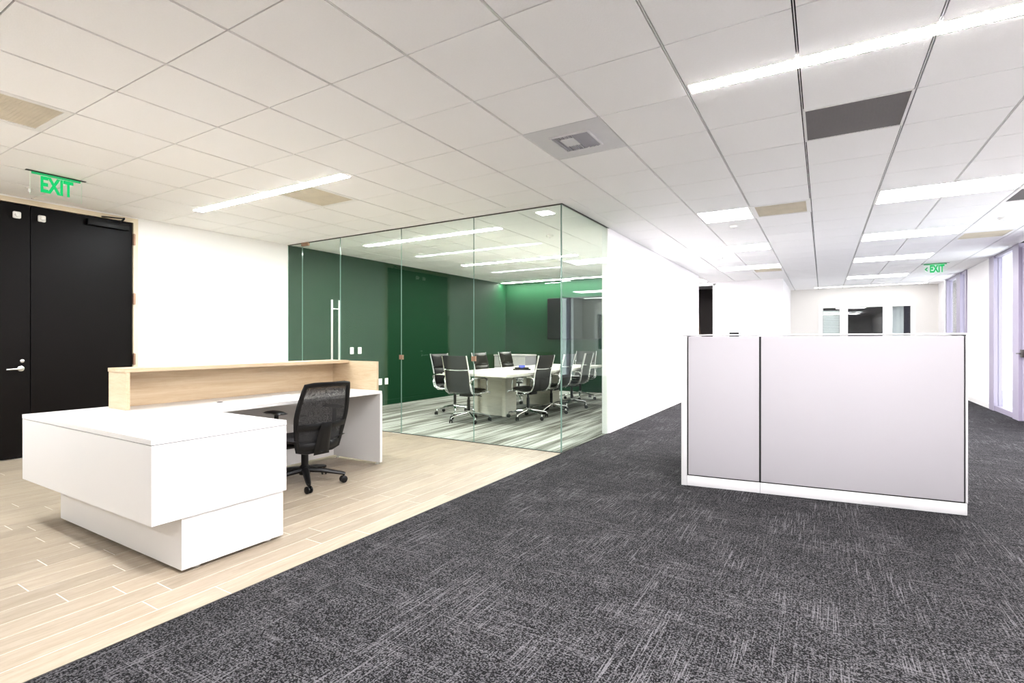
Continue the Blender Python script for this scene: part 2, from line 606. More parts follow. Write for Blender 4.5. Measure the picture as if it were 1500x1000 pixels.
ceil = mb('plenum').box(XL - .15, XR + .12, YB, YF2 + .1, CH + 0.016, CH + 0.12).build("ceiling")
struct(ceil, "white suspended ceiling of square acoustic tiles on a grid", "ceiling")
GAPX, GAPY = 0.0088, 0.0040      # half gaps: main runners, cross joints
BORD = 0.16                      # plain border round the glass
tile0 = None
rest = mb('tile')
def tile_at(x0, x1, y0, y1, near):
    global tile0
    if x1 - x0 < 0.03 or y1 - y0 < 0.03:
        return
    w, l = (x1 - x0) / 2, (y1 - y0) / 2
    c = ((x0 + x1) / 2, (y0 + y1) / 2, CH)
    full = abs(w * 2 - (GSX - 2 * GAPX)) < 1e-4 and abs(l * 2 - (GSY - 2 * GAPY)) < 1e-4
    if not near:
        rest.box(x0, x1, y0, y1, CH, CH + 0.014)
        return
    if full and tile0 is not None:
        link_copy(tile0, ceil, c)
        return
    o = mb('tile').box(-w, w, -l, l, 0, 0.014).build("ceiling_tile", ceil)
    o.location = c
    if full:
        tile0 = o
for i in range(-12, 5):
    for j in range(-11, 24):
        if (i, j) in taken:
            continue
        x0, x1 = max(gx(i) + GAPX, XL + 0.002), min(gx(i + 1) - GAPX, XR - 0.002)
        y0, y1 = max(gy(j) + GAPY, YB + 0.002), min(gy(j + 1) - GAPY, YF2 - 0.002)
        near = -3 <= j <= 10 and gy(j + 1) > -0.42 * gx(i)
        if gx(i) < XG - 0.5 and gy(j) > 9.0:
            near = False
        tile_at(x0, x1, y0, y1, near)
rt = rest.build("ceiling_tile", ceil)
rt["kind"] = "stuff"
for i in range(-11, 5):
    o = mb('runner').box(gx(i) - 0.0022, gx(i) + 0.0022, YB, YF2, CH + 0.001, CH + 0.0155).build("runner", ceil)

# plain strip round the glass box
b = mb('tile').box(XL, XG + BORD, YG - BORD, YG + 0.10, CH - 0.003, CH - 0.0004)
b.box(XG - 0.10, XG + BORD, YG + 0.10, YW, CH - 0.003, CH - 0.0004)
struct(b.build("trim_2"), "plain ceiling strip above the glass meeting room walls", "trim")

# ------------------------------------------------------------------ walls
DY0, DY1, DZ = 1.10, 2.985, 2.665      # black double door opening
w = mb('wall')
w.box(XL - .15, XL, YB, DY0, 0, CH).box(XL - .15, XL, DY1, YG, 0, CH).box(XL - .15, XL, DY0, DY1, DZ, CH)
w.box(XL - .15, XL - .10, DY0, DY1, 0, DZ)
struct(w.build("wall_left"), "warm white entrance wall round the black double doors", "wall")
w = mb('green').box(XL - .15, XL, YG, YC + .12, 0, CH)
struct(w.build("wall_meeting_left"), "dark green side wall inside the meeting room", "wall")
w = mb('green').box(XL, XG - .07, YC, YC + .12, 0, CH)
struct(w.build("wall_meeting_back"), "green back wall of the meeting room behind the screen", "wall")
w = mb('wallc').box(XG - .07, XG, YW, YE, 0, CH)
struct(w.build("wall_corridor"), "long white wall between meeting room and corridor", "wall")
w = mb('wallc').box(-4.4, XG - .07, YE - .12, YE, 0, CH).box(-4.4, -4.28, YE, YF1, 0, CH)
struct(w.build("wall_recess"), "white wall of the side recess past the corridor wall", "wall")
w = mb('wallc').box(-4.28, -3.30, YF1, YF1 + .12, 0, CH).box(-2.39, XF, YF1, YF1 + .12, 0, CH).box(-3.30, -2.39, YF1, YF1 + .12, 2.66, CH)
w.box(XF - .12, XF, YF1 + .12, YF2, 0, CH)
struct(w.build("wall_far_left"), "white wall with dark doorway beyond the corridor wall", "wall")
w = mb('wallfar')
WX0, WX1, WZ0, WZ1 = -0.11, 2.12, 0.85, 2.27
w.box(XF - .12, WX0, YF2, YF2 + .12, 0, CH).box(WX1, XR + .12, YF2, YF2 + .12, 0, CH).box(WX0, WX1, YF2, YF2 + .12, 0, WZ0).box(WX0, WX1, YF2, YF2 + .12, WZ1, CH)
struct(w.build("wall_far"), "white end wall of the corridor holding the three-pane window", "wall")
w = mb('wallc').box(XR, XR + .12, 12.50, 14.22, 0, CH).box(XR, XR + .12, 16.62, YF2, 0, CH)
w.box(XR, XR + .12, YB, 7.42, 0, CH)
struct(w.build("wall_right"), "white wall piers between the full-height corridor windows", "wall")
w = mb('wall').box(XL - .15, -5.6, YB - .12, YB, 0, CH).box(1.6, XR + .12, YB - .12, YB, 0, CH)
w.box(-5.6, 1.6, YB - .12, YB, 0, CH)
struct(w.build("wall_back"), "white rear wall of the lobby behind the viewpoint", "wall")

# baseboards
def base(name, label, *boxes, m='trim'):
    q = mb(m)
    for bx in boxes:
        q.box(*bx)
    struct(q.build(name), label, "baseboard")
base("baseboard_corridor", "low white baseboard along the long corridor wall", (XG, XG + .012, YW + .02, YE, 0.002, .10))
base("baseboard_right", "low white baseboard under the pier between windows", (XR - .012, XR, 12.5, 14.22, 0.002, .10))
base("baseboard_left", "low cream baseboard along the entrance wall", (XL, XL + .012, DY1 + .06, YG - .02, 0, .10), (XL, XL + .012, YB, DY0 - .06, 0, .10))
base("baseboard_meeting", "low baseboard along the green meeting room walls", (XL, XL + .012, YG + .02, YC, 0.002, .10), (XL + .012, XG - .14, YC - .012, YC, 0.002, .10), m='green')
base("baseboard_far", "low white baseboard along the far end walls", (-2.3, XF, YF1 - .012, YF1, 0.002, .10), (XF, XR, YF2 - .012, YF2, 0.002, .10))

# ------------------------------------------------------------------ black double door
def frame_door():
    f = mb('cream')
    f.box(XL - .10, XL + .03, DY0 - .05, DY0, 0, DZ + .05).box(XL - .10, XL + .03, DY1, DY1 + .05, 0, DZ + .05).box(XL - .10, XL + .03, DY0, DY1, DZ, DZ + .05)
    return struct(f.build("trim_3"), "cream timber frame round the black double doors", "door frame")
frame_door()
YM = (DY0 + DY1) / 2
def leaf(name, y0, y1, label, active):
    o = mb('black_door').rbox(XL - .045, XL + .004, y0 + .003, y1 - .003, 0.012, DZ - .006, 0.002, 1).build(name)
    struct(o, label, "door")
    return o
d1 = leaf("door_1", DY0, YM, "black door leaf with the lever handle beside the centre gap", True)
d2 = leaf("door_2", YM, DY1, "black door leaf with the closer, hinged towards the white wall", False)
def hinge(parent, y, z):
    h = mb('brass').box(XL + .001, XL + .034, y - .012, y + .016, z - .065, z + .065)
    h.tube([(XL + .036, y, z - .07), (XL + .036, y, z + .07)], .010, 8)
    h.build("hinge", parent, True)
for z in (2.46, 1.74, 1.01, .28):
    hinge(d2, DY1 + .006, z)
    hinge(d1, DY0 - .006, z)
ck = mb('black').rbox(XL + .005, XL + .065, 2.52, 2.93, 2.555, 2.625, .006, 2).build("door_closer", d2, True)
a = mb('black').tube([(XL + .045, 2.83, 2.625), (XL + .10, 2.86, 2.675), (XL + .10, 2.86, 2.69)], .010, 8)
a.tube([(XL + .10, 2.86, 2.68), (XL + .045, 2.68, 2.675), (XL + .02, 2.66, 2.675)], .008, 8)
a.build("closer_arm", ck, True)
def sensor(parent, y):
    s = mb('white').rbox(XL + .005, XL + .04, y - .032, y + .032, 2.505, 2.575, .012, 3)
    s.lathe([(.024, 0), (.022, .03), (.012, .04)], 14, Matrix.Translation((XL + .035, y, 2.54)) @ Matrix.Rotation(R(90), 4, 'Y'))
    s.build("door_contact", parent, True)
sensor(d1, 1.93); sensor(d2, 2.13)
lv = mb('steel')
lv.lathe([(.028, 0), (.028, .008), (.022, .012)], 18, Matrix.Translation((XL + .004, 1.965, .94)) @ Matrix.Rotation(R(90), 4, 'Y'))
lv.tube([(XL + .01, 1.965, .94), (XL + .055, 1.965, .94), (XL + .062, 1.955, .94), (XL + .062, 1.84, .937)], .0095, 10)
lv.build("lever_handle", d1, True)
lk = mb('steel').lathe([(.018, 0), (.018, .010), (.012, .014)], 16, Matrix.Translation((XL + .004, 1.975, 1.02)) @ Matrix.Rotation(R(90), 4, 'Y'))
lk.build("lock_cylinder", d1, True)

# ------------------------------------------------------------------ glass meeting-room walls
T = 0.006
def pane(name, parent, x0, x1, y0, y1, z0, z1, gm='glass', em='glassedge'):
    """sheet with clear faces and coloured edges; the thin direction is found from the sizes"""
    q = MB()
    q.mat(M[gm]); q.mat(M[em])
    q.box(x0, x1, y0, y1, z0, z1)
    thin = 0 if (x1 - x0) < (y1 - y0) else 1
    q.bm.normal_update()
    for f in q.bm.faces:
        f.material_index = 0 if abs(f.normal[thin]) > 0.5 else 1
    o = q.build(name, parent)
    return o
gf = mb('pewter').box(XL + .005, XG - .01, YG - .009, YG + .009, CH - .014, CH - .004)
gf.box(XL + .005, -6.86, YG - .009, YG + .009, 0.0, .008).box(-5.99, XG - .01, YG - .009, YG + .009, 0.0, .006)
gf = gf.build("wall_glass_front")
struct(gf, "frameless glass front wall of the meeting room facing reception", "glass wall")
for (a, b_) in ((XL + .006, -6.853), (-5.995, -4.812), (-4.808, -3.632), (-3.628, XG - .013)):
    pane("glass_pane", gf, a, b_, YG - T, YG + T, 0.008, CH - .012)
for x in (-4.81, -3.63):
    mb('brass').box(x - .028, x + .028, YG - .014, YG + .014, .985, 1.045).build("glass_clamp", gf)
gs = mb('pewter').box(XG - .009, XG + .009, YG - .012, YW, CH - .014, CH - .004).box(XG - .009, XG + .009, YG - .012, YW, 0.0, .008).build("wall_glass_side")
struct(gs, "single glass sheet turning the meeting room corner along the corridor", "glass wall")
pane("glass_pane", gs, XG - T, XG + T, YG - .008, YW - .01, 0.008, CH - .012)
jm = mb('trim').box(XG - .07, XG + .008, YW - .05, YW + .01, 0, CH)
struct(jm.build("trim_4"), "white jamb where the side glass meets the corridor wall", "trim")
gd = empty("door_3", (0, 0, 0))
struct(gd, "frameless glass meeting room door with long steel pull bars", "glass door")
pane("glass_pane", gd, -6.847, -6.001, YG - T, YG + T, 0.010, CH - .016)
mb('brass').box(-6.86, -6.70, YG - .016, YG + .016, CH - .055, CH - .004).build("patch_fitting", gd)
mb('brass').box(-6.86, -6.70, YG - .016, YG + .016, .002, .055).build("patch_fitting", gd)
for s in (-1, 1):
    y = YG + s * .065
    p = mb('steel').tube([(-6.10, y, .32), (-6.10, y, 1.83)], .0145, 14)
    for z in (.47, 1.70):
        p.tube([(-6.10, y, z), (-6.10, YG + s * .007, z)], .010, 10)
    p.build("pull_bar", gd, True)

# switches and sockets on the green wall
def plate(name, y, z, label, kind):
    o = mb('white').rbox(XL, XL + .008, y - .042, y + .042, z - .06, z + .06, .003, 2).build(name)
    tag(o, label, "switch" if kind == 's' else "socket")
    if kind == 's':
        mb('white').box(XL + .008, XL + .012, y - .018, y + .018, z - .034, z + .034).build("rocker", o)
    else:
        for dz in (-.024, .024):
            mb('white').rbox(XL + .008, XL + .011, y - .016, y + .016, z + dz - .015, z + dz + .015, .003, 2).build("outlet", o)
    return o
plate("light_switch", 6.40, 1.06, "white light switch on green wall, nearer the glass door", 's')
plate("light_switch", 6.58, 1.06, "white light switch on green wall, farther from the glass door", 's')
plate("wall_socket", 7.09, .46, "low white socket on green wall, nearer the glass front", 'o')
plate("wall_socket", 7.25, .46, "low white socket on green wall, nearer the meeting table", 'o')

# ------------------------------------------------------------------ windows and far doorway
def window_unit(name, label, uprights, rails, panes_, axis='x', fm='trim', gm='winglass'):
    f = mb(fm)
    for bx in uprights + rails:
        f.box(*bx)
    o = f.build(name)
    struct(o, label, "window")
    for pn in panes_:
        pane("window_pane", o, *pn, gm=gm, em=fm)
    return o
y0, y1 = YF2 - .03, YF2 + .09
ups = [(WX0, 0.0, y0, y1, WZ0, WZ1), (.41, .605, y0, y1, WZ0, WZ1), (1.41, 1.62, y0, y1, WZ0, WZ1), (2.02, WX1, y0, y1, WZ0, WZ1)]
rls = [(0.0, .41, y0, y1, 2.185, WZ1), (.605, 1.41, y0, y1, 2.185, WZ1), (1.62, 2.02, y0, y1, 2.185, WZ1),
       (0.0, .41, y0, y1, WZ0, .95), (.605, 1.41, y0, y1, WZ0, .95), (1.62, 2.02, y0, y1, WZ0, .95)]
pns = [(a, b_, YF2 + .03, YF2 + .036, .95, 2.185) for a, b_ in ((0.0, .41), (.605, 1.41), (1.62, 2.02))]
window_unit("window_1", "white framed three-pane window looking into a dark room at the corridor end", ups, rls, pns)
# room behind that window
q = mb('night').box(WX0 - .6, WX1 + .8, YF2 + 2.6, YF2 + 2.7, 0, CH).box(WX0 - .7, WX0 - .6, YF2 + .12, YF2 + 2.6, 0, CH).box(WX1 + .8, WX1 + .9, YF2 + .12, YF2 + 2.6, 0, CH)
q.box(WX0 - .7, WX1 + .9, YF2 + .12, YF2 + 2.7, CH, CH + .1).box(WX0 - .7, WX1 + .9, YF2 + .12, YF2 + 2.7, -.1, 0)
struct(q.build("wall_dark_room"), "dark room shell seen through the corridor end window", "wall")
bl = empty("window_blind", (0, 0, 0))
tag(bl, "pale slatted blind behind the narrow pane of the end window beside the corridor bend", "blind")
mb('black').box(0.0, .41, YF2 + .06, YF2 + .10, 2.13, 2.19).build("headrail", bl)
for k in range(24):
    z = 2.11 - k * .048
    mb('blind').box(.005, .405, YF2 + .065, YF2 + .085, z - .042, z).build("slat", bl)
sh = empty("roller_shade", (0, 0, 0))
tag(sh, "pale pulled-down shade behind the narrow end window pane beside the glazed wall", "shade")
mb('blind').box(1.60, 1.90, YF2 + .30, YF2 + .31, .9, 2.20).build("shade_cloth", sh)
mb('black').box(1.58, 2.02, YF2 + .28, YF2 + .33, 2.20, 2.26).build("roller", sh)

def glazing_x(name, label, x, ys, fm='alu', fw=.14, door=None):
    """full-height glazing in a plane of constant x; ys are (start, end) of the clear panes"""
    ups, rls, pns = [], [], []
    lo, hi = ys[0][0], ys[-1][1]
    edges = [(lo - fw, lo)] + [(ys[k][1], ys[k + 1][0]) for k in range(len(ys) - 1)] + [(hi, hi + fw)]
    for a, b_ in edges:
        ups.append((x - .02, x + .10, a, b_, 0.002, CH - .002))
    for a, b_ in ys:
        rls.append((x, x + .08, a, b_, 0.002, .09)); rls.append((x, x + .08, a, b_, CH - .05, CH - .002))
        pns.append((x + .035, x + .041, a, b_, .09, CH - .05))
    return window_unit(name, label, ups, rls, pns, fm=fm)
glazing_x("window_2", "tall corridor window between the white pier and the frame of a glazed door", XR, [(11.13, 12.18)], fw=.30)
glazing_x("window_3", "tall double corridor window close to the exit sign", XR, [(14.36, 14.78), (15.16, 16.22)], fw=.14)
glazing_x("window_4", "tall glazed wall beside the corridor outside the picture", XR, [(7.56, 9.6)], fw=.14)
dr = mb('alu').rbox(XR + .02, XR + .07, 9.76, 10.82, .012, CH - .06, .003, 1).build("door_4")
struct(dr, "lilac grey door beside the tall corridor window", "door")
hd = mb('pewter').rbox(XR - .012, XR + .02, 10.70, 10.80, .98, 1.10, .005, 2)
hd.tube([(XR - .01, 10.75, 1.04), (XR - .06, 10.75, 1.04), (XR - .06, 10.62, 1.04)], .010, 8)
hd.build("lever_handle", dr, True)

# dark doorway
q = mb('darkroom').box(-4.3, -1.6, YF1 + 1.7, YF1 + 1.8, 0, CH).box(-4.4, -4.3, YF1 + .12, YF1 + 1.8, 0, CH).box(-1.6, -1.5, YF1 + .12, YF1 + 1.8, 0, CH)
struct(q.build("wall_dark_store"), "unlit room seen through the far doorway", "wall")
f = mb('trim').box(-2.42, -2.36, YF1 - .012, YF1 + .13, 0, 2.70).box(-3.33, -3.27, YF1 - .012, YF1 + .13, 0, 2.70).box(-3.33, -2.36, YF1 - .012, YF1 + .13, 2.66, 2.70)
struct(f.build("trim_5"), "white frame of the far dark doorway", "door frame")
cb = mb('brown').rbox(-3.15, -2.72, YF1 + .62, YF1 + .66, .002, 1.95, .004, 1, Matrix.Translation((-2.9, YF1 + .64, 0)) @ Matrix.Rotation(R(-5), 4, 'Y') @ Matrix.Translation((2.9, -YF1 - .64, 0.03)))
tag(cb.build("leaning_board"), "brown board leaning inside the dark far doorway", "board")
wb = mb('black').rbox(-2.02, -1.80, YF1 - .05, YF1, 1.20, 1.45, .008, 2).build("wall_box")
tag(wb, "small black box on the far wall peeking over the partition", "wall box")
mb('gap').box(-2.0, -1.82, YF1 - .053, YF1 - .05, 1.22, 1.38).build("cover", wb)
sw = mb('white').rbox(XR - .008, XR, 13.72, 13.80, 1.02, 1.14, .003, 2).build("light_switch")
tag(sw, "white light switch on the pier between the corridor windows", "switch")
mb('white').box(XR - .012, XR - .008, 13.745, 13.775, 1.05, 1.11).build("rocker", sw)

# ------------------------------------------------------------------ ceiling fixtures
def panel_light(i0, i1, j, label):
    x0, x1, y0, y1 = gx(i0), gx(i1), gy(j), gy(j + 1)
    t = empty("panel_light", ((x0 + x1) / 2, (y0 + y1) / 2, CH))
    tag(t, label, "ceiling light", "recessed panel lights over the corridor")
    w, l = (x1 - x0) / 2 - .002, (y1 - y0) / 2 - .002
    f = mb('trim')
    f.box(-w, w, -l, -l + .022, -.002, .014).box(-w, w, l - .022, l, -.002, .014).box(-w, -w + .022, -l + .022, l - .022, -.002, .014).box(w - .022, w, -l + .022, l - .022, -.002, .014)
    f.build("frame", t)
    mb('panel_glow' if j < 14 else 'panel_dim').box(-w + .022, w - .022, -l + .022, l - .022, .001, .012).build("diffuser", t)
names = ["square glowing ceiling panel beside the tan grille", "second glowing panel of the row beside the corridor wall", "glowing panel farthest along the row beside the corridor wall",
         "broad glowing panel nearest in the row over the partition", "second glowing panel of the row over the partition", "third glowing panel of the row over the partition", "last glowing panel of that row before the end wall",
         "glowing panel behind the viewpoint near the glazing", "glowing panel behind the viewpoint near the plank floor", "glowing panel peeking past the end of the corridor wall"]
for p, n in zip(panels, names):
    panel_light(*p, n)

def strip_light(x0, x1, y, mat_, label, w=.10, drop=.008):
    t = empty("linear_light", ((x0 + x1) / 2, y, CH))
    tag(t, label, "ceiling light", "slim linear ceiling lights")
    h = (x1 - x0) / 2
    f = mb('trim').box(-h - .006, h + .006, -w / 2 - .006, -w / 2, -.006, -.0005).box(-h - .006, h + .006, w / 2, w / 2 + .006, -.006, -.0005)
    f.box(-h - .006, -h, -w / 2, w / 2, -.006, -.0005).box(h, h + .006, -w / 2, w / 2, -.006, -.0005)
    f.build("frame", t)
    mb(mat_).box(-h, h, -w / 2, w / 2, -drop, -.0005).build("diffuser", t)
strip_light(-6.20, -3.72, 3.235, 'strip_warm', "slim linear light above the reception desk")
strip_light(-0.68, 1.75, 3.20, 'strip_cool', "slim linear light running out of the picture above the partition")
strip_light(-6.20, -3.72, 0.78, 'strip_warm', "slim linear light behind the viewpoint over the plank floor")
strip_light(-0.68, 1.75, 0.75, 'strip_cool', "slim linear light directly over the viewpoint")
strip_light(-6.20, -3.72, -1.68, 'strip_warm', "slim linear light at the rear of the plank floor")
strip_light(-6.20, -3.68, 5.80, 'conf_glow', "slim linear light just inside the meeting room glass")
strip_light(-6.15, -3.69, 8.30, 'conf_glow', "slim linear light over the middle of the meeting table")
strip_light(-7.15, -4.20, 11.36, 'conf_glow', "slim linear light washing the meeting room back wall")

strip_light(-0.2, 2.3, 16.85, 'wash_dim', "slim linear light washing the corridor end wall", w=.06)
dl = empty("downlight", (-2.80, 5.40, CH))
tag(dl, "small square downlight in the meeting room corner by the glass", "ceiling light")
mb('trim').box(-.10, .10, -.10, -.085, -.006, -.001).box(-.10, .10, .085, .10, -.006, -.001).box(-.10, -.085, -.085, .085, -.006, -.001).box(.085, .10, -.085, .085, -.006, -.001).build("frame", dl)
mb('conf_glow').box(-.085, .085, -.085, .085, -.004, -.001).build("diffuser", dl)

def vent(i, j, kind, label):
    t = empty("return_grille", ((gx(i) + gx(i + 1)) / 2, (gy(j) + gy(j + 1)) / 2, CH))
    tag(t, label, "ceiling vent", "return air grilles in the ceiling")
    w, l = GSX / 2 - .003, GSY / 2 - .003
    m_ = {'grey': .012, 'grey2': .03, 'tan': .04}[kind]
    f = mb('trim')
    f.box(-w, w, -l, -l + m_, -.002, .014).box(-w, w, l - m_, l, -.002, .014).box(-w, -w + m_, -l + m_, l - m_, -.002, .014).box(w - m_, w, -l + m_, l - m_, -.002, .014)
    f.build("frame", t)
    gm = 'vent_tan' if kind == 'tan' else 'vent_grey'
    mb(gm).box(-w + m_, w - m_, -l + m_, l - m_, .0045, .014).build("screen", t)
    n = 24
    lou = mb(gm)
    for k in range(1, n):
        x = -w + m_ + (2 * (w - m_)) * k / n
        lou.box(x - .0015, x + .0015, -l + m_, l - m_, .0025, .0045)
        y = -l + m_ + (2 * (l - m_)) * k / n
        lou.box(-w + m_, w - m_, y - .0015, y + .0015, .0025, .0045)
    lo = lou.build("egg_crate", t)
    lo["kind"] = "stuff"
vn = {(0, 2): "dark grey ceiling grille beside the long linear light", (-1, 6): "tan ceiling grille next to a square glowing panel", (-8, -3): "tan ceiling grille before the exit sign over the plank floor",
      (-8, 1): "tan ceiling grille touching the linear light above reception", (3, 11): "tan ceiling grille close to the tall corridor windows", (3, 7): "grey ceiling grille at the edge of the picture above the glazed wall",
      (-2, 15): "small tan ceiling grille beyond the farthest corridor panel"}
for (i, j), k in vent_cells.items():
    vent(i, j, k, vn[(i, j)])

df = empty("supply_diffuser", ((gx(-3) + gx(-2)) / 2, (gy(1) + gy(2)) / 2, CH))
tag(df, "square supply air diffuser with grey louvres ahead of the glass corner", "ceiling vent")
w, l = GSX / 2 - .004, GSY / 2 - .004
mb('vent_white').box(-w, w, -l, l, .000, .014).build("plate", df)
fr = mb('vent_white')
s_ = .155
for (a, b_, c, d) in ((-s_, s_, -s_, -s_ + .012), (-s_, s_, s_ - .012, s_), (-s_, -s_ + .012, -s_ + .012, s_ - .012), (s_ - .012, s_, -s_ + .012, s_ - .012)):
    fr.box(a, b_, c, d, -.012, .0)
fr.build("collar", df)
for k in range(9):
    x = -.125 + k * .031
    mb('louvre').box(-.012, .012, -.143, .143, -.010, -.001, Matrix.Translation((x, 0, 0)) @ Matrix.Rotation(R(25 if k < 5 else -25), 4, 'Y')).build("louvre_blade", df)
mb('vent_white').box(-.09, .02, -.10, .04, -.016, -.0105).build("damper_plate", df)

def detector(x, y, label):
    o = mb('white').lathe([(.052, 0), (.052, -.012), (.040, -.028), (.018, -.032)], 20, Matrix.Translation((x, y, CH - .0005))).build("smoke_detector", None, True)
    tag(o, label, "detector", "small round detectors on the ceiling")
    mb('vent_white').lathe([(.012, -.0325), (.012, -.036), (.004, -.038)], 12, Matrix.Translation((x, y, CH - .0005))).build("sensor_cap", o, True)
detector(-1.00, 7.28, "round white detector just beyond the square glowing panel")
detector(1.89, 8.50, "round white detector near the tall corridor windows")
detector(-1.60, 9.95, "round white detector past the second corridor panel")
detector(-3.34, 6.58, "round white detector in the meeting room near the side glass")
detector(-5.90, 6.76, "round white detector in the meeting room between linear lights")
sp = mb('white').lathe([(.035, 0), (.035, -.005), (.012, -.008), (.012, -.03), (.022, -.034), (.022, -.037), (.004, -.038)], 16, Matrix.Translation((-6.72, 1.90, CH - .0005))).build("sprinkler_head", None, True)
tag(sp, "small white sprinkler head behind the exit sign above the doors", "sprinkler")
mb('steel').lathe([(.006, -.038), (.004, -.048)], 10, Matrix.Translation((-6.72, 1.90, CH - .0005))).build("sprinkler_bulb", sp, True)

# ------------------------------------------------------------------ exit signs
def text_mesh(body, size, depth):
    cu = bpy.data.curves.new("letters", 'FONT')
    cu.body = body
    cu.size = size
    cu.extrude = depth
    cu.offset = size * 0.035
    cu.align_x = 'CENTER'
    cu.align_y = 'CENTER'
    o = bpy.data.objects.new("letters_tmp", cu)
    COL.objects.link(o)
    dg = bpy.context.evaluated_depsgraph_get()
    me = bpy.data.meshes.new_from_object(o.evaluated_get(dg))
    bpy.data.objects.remove(o)
    bpy.data.curves.remove(cu)
    return me
def exit_sign(loc, rz, label, chevron):
    """sign hanging from the ceiling; its face looks along local -Y"""
    t = empty("exit_sign", loc, rz)
    tag(t, label, "exit sign", "hanging exit signs")
    mb('pewter').box(-.215, .215, -.018, .018, -.006, -.0005).build("ceiling_plate", t)
    pane("acrylic_panel", t, -.185, .185, -.003, .003, -.215, -.006, gm='acrylic', em='acryledge')
    mb('exitbar').box(-.175, .175, -.0045, .0045, -.026, -.010).build("light_bar", t)
    me = text_mesh("EXIT", .165, .0008)
    me.materials.clear(); me.materials.append(M['exit'])
    bb = [v.co for v in me.vertices]
    wid = max(v.x for v in bb) - min(v.x for v in bb)
    hei = max(v.y for v in bb) - min(v.y for v in bb)
    o = bpy.data.objects.new("letters", me)
    COL.objects.link(o)
    o.parent = t
    o.rotation_euler = (R(90), 0, 0)
    o.scale = ((.235 if not chevron else .22) / wid, .145 / hei, 1)
    o.location = (.0 if not chevron else .025, -.0045, -.113)
    if chevron:
        c = mb('exit').prism([(-.165, -.11), (-.118, -.065), (-.118, -.088), (-.140, -.11), (-.118, -.132), (-.118, -.155)], 0, .0016, Matrix.Rotation(R(90), 4, 'X'))
        c = c.build("chevron", t)
        c.location = (0, -.0035, 0)
exit_sign((-6.0, 1.885, CH), R(90), "green exit sign hanging before the black double doors", False)
exit_sign((1.865, 12.80, CH), 0, "green exit sign with chevron far down the corridor", True)

# ------------------------------------------------------------------ reception desk
desk = empty("reception_desk", (-3.75, 1.9, 0))
tag(desk, "white L-shaped reception desk with pale maple transaction counter", "desk")
def part(b_, name, parent=desk, smooth=False):
    o = b_.build(name, parent, smooth)
    def off(p):
        return Vector((0, 0, 0)) if p is None else p.location + off(p.parent)
    if parent is not None:
        o.location = -off(parent)
    return o
X0, X1, Y0, Y1 = -4.63, -2.868, 1.272, 2.03
XI = -3.77                          # front edge of the long worktop
YN = 3.735                          # far end of the desk
ZT = .732
part(mb('laminate').prism([(X0, Y0), (X1, Y0), (X1, Y1), (XI, Y1), (XI, YN), (X0, YN)], ZT - .027, ZT), "worktop")
part(mb('laminate').box(X0 + .001, X1 - .001, Y0 + .001, Y1 - .002, .298, ZT - .0305), "pedestal_case")
part(mb('gap').box(X0 + .008, X1 - .008, Y0 + .008, Y1 - .008, ZT - .0304, ZT - .0271), "shadow_gap")
part(mb('laminate').box(-4.45, -2.88, 1.42, 2.012, .022, .297), "plinth")
part(mb('laminate').box(-4.47, -4.445, Y1, YN - .03, .022, ZT - .0285), "modesty_panel")
part(mb('laminate').box(-4.445, XI + .005, YN - .03, YN, .022, ZT - .0285), "end_panel")
for (x, y) in ((-2.93, 1.52), (-2.93, 1.94), (-4.38, 1.48), (-4.38, 1.94), (-3.82, YN - .015), (-4.40, YN - .015), (-4.455, 2.9)):
    part(mb('steel').lathe([(.020, 0.0), (.020, .008), (.008, .010), (.008, .022)], 12, Matrix.Translation((x, y, 0))), "levelling_foot", desk, True)
tcn = empty("transaction_counter", (0, 0, 0))
tcn.parent = desk
CX0, CX1 = -4.515, -4.245
part(mb('deskwood').box(CX0 + .001, CX0 + .020, 1.747, YN + .001, ZT + .001, 1.002), "front_board", tcn)
part(mb('deskwood').box(-4.60, -4.575, Y1 + .001, YN, .298, ZT - .0285), "visitor_panel", tcn)
part(mb('deskwood').box(CX0, CX1, 1.715, YN + .001, 1.003, 1.030), "counter_shelf", tcn)
part(mb('deskwood_v').box(CX0 + .001, CX1 - .001, 1.72, 1.746, ZT + .001, 1.002), "end_board", tcn)
part(mb('deskwood_v').box(-4.60, -3.845, YN + .002, YN + .028, .298, 1.022), "wing_board", tcn)
part(mb('gap').lathe([(.022, 0), (.022, .003), (.016, .004)], 16, Matrix.Translation((-4.18, 2.35, ZT))), "grommet", desk)
part(mb('vent_white').box(-4.33, -4.23, 2.85, 3.03, ZT, ZT + .004), "cable_flap", desk)

# ------------------------------------------------------------------ task chair at reception
def caster(name, parent, x, y, m_tyre='black', m_fork='black', r=.028, ang=0.0):
    c = mb(m_tyre)
    mx = Matrix.Translation((x, y, r)) @ Matrix.Rotation(ang, 4, 'Z') @ Matrix.Rotation(R(90), 4, 'X')
    for s in (-1, 1):
        c.lathe([(r * .55, s * .006), (r, s * .009), (r, s * .020), (r * .6, s * .026)], 14, mx)
    c.mat(M[m_fork])
    c.tube([(x, y, r), (x, y, r * 2 + .012)], .007, 8)
    return c.build(name, parent, True)

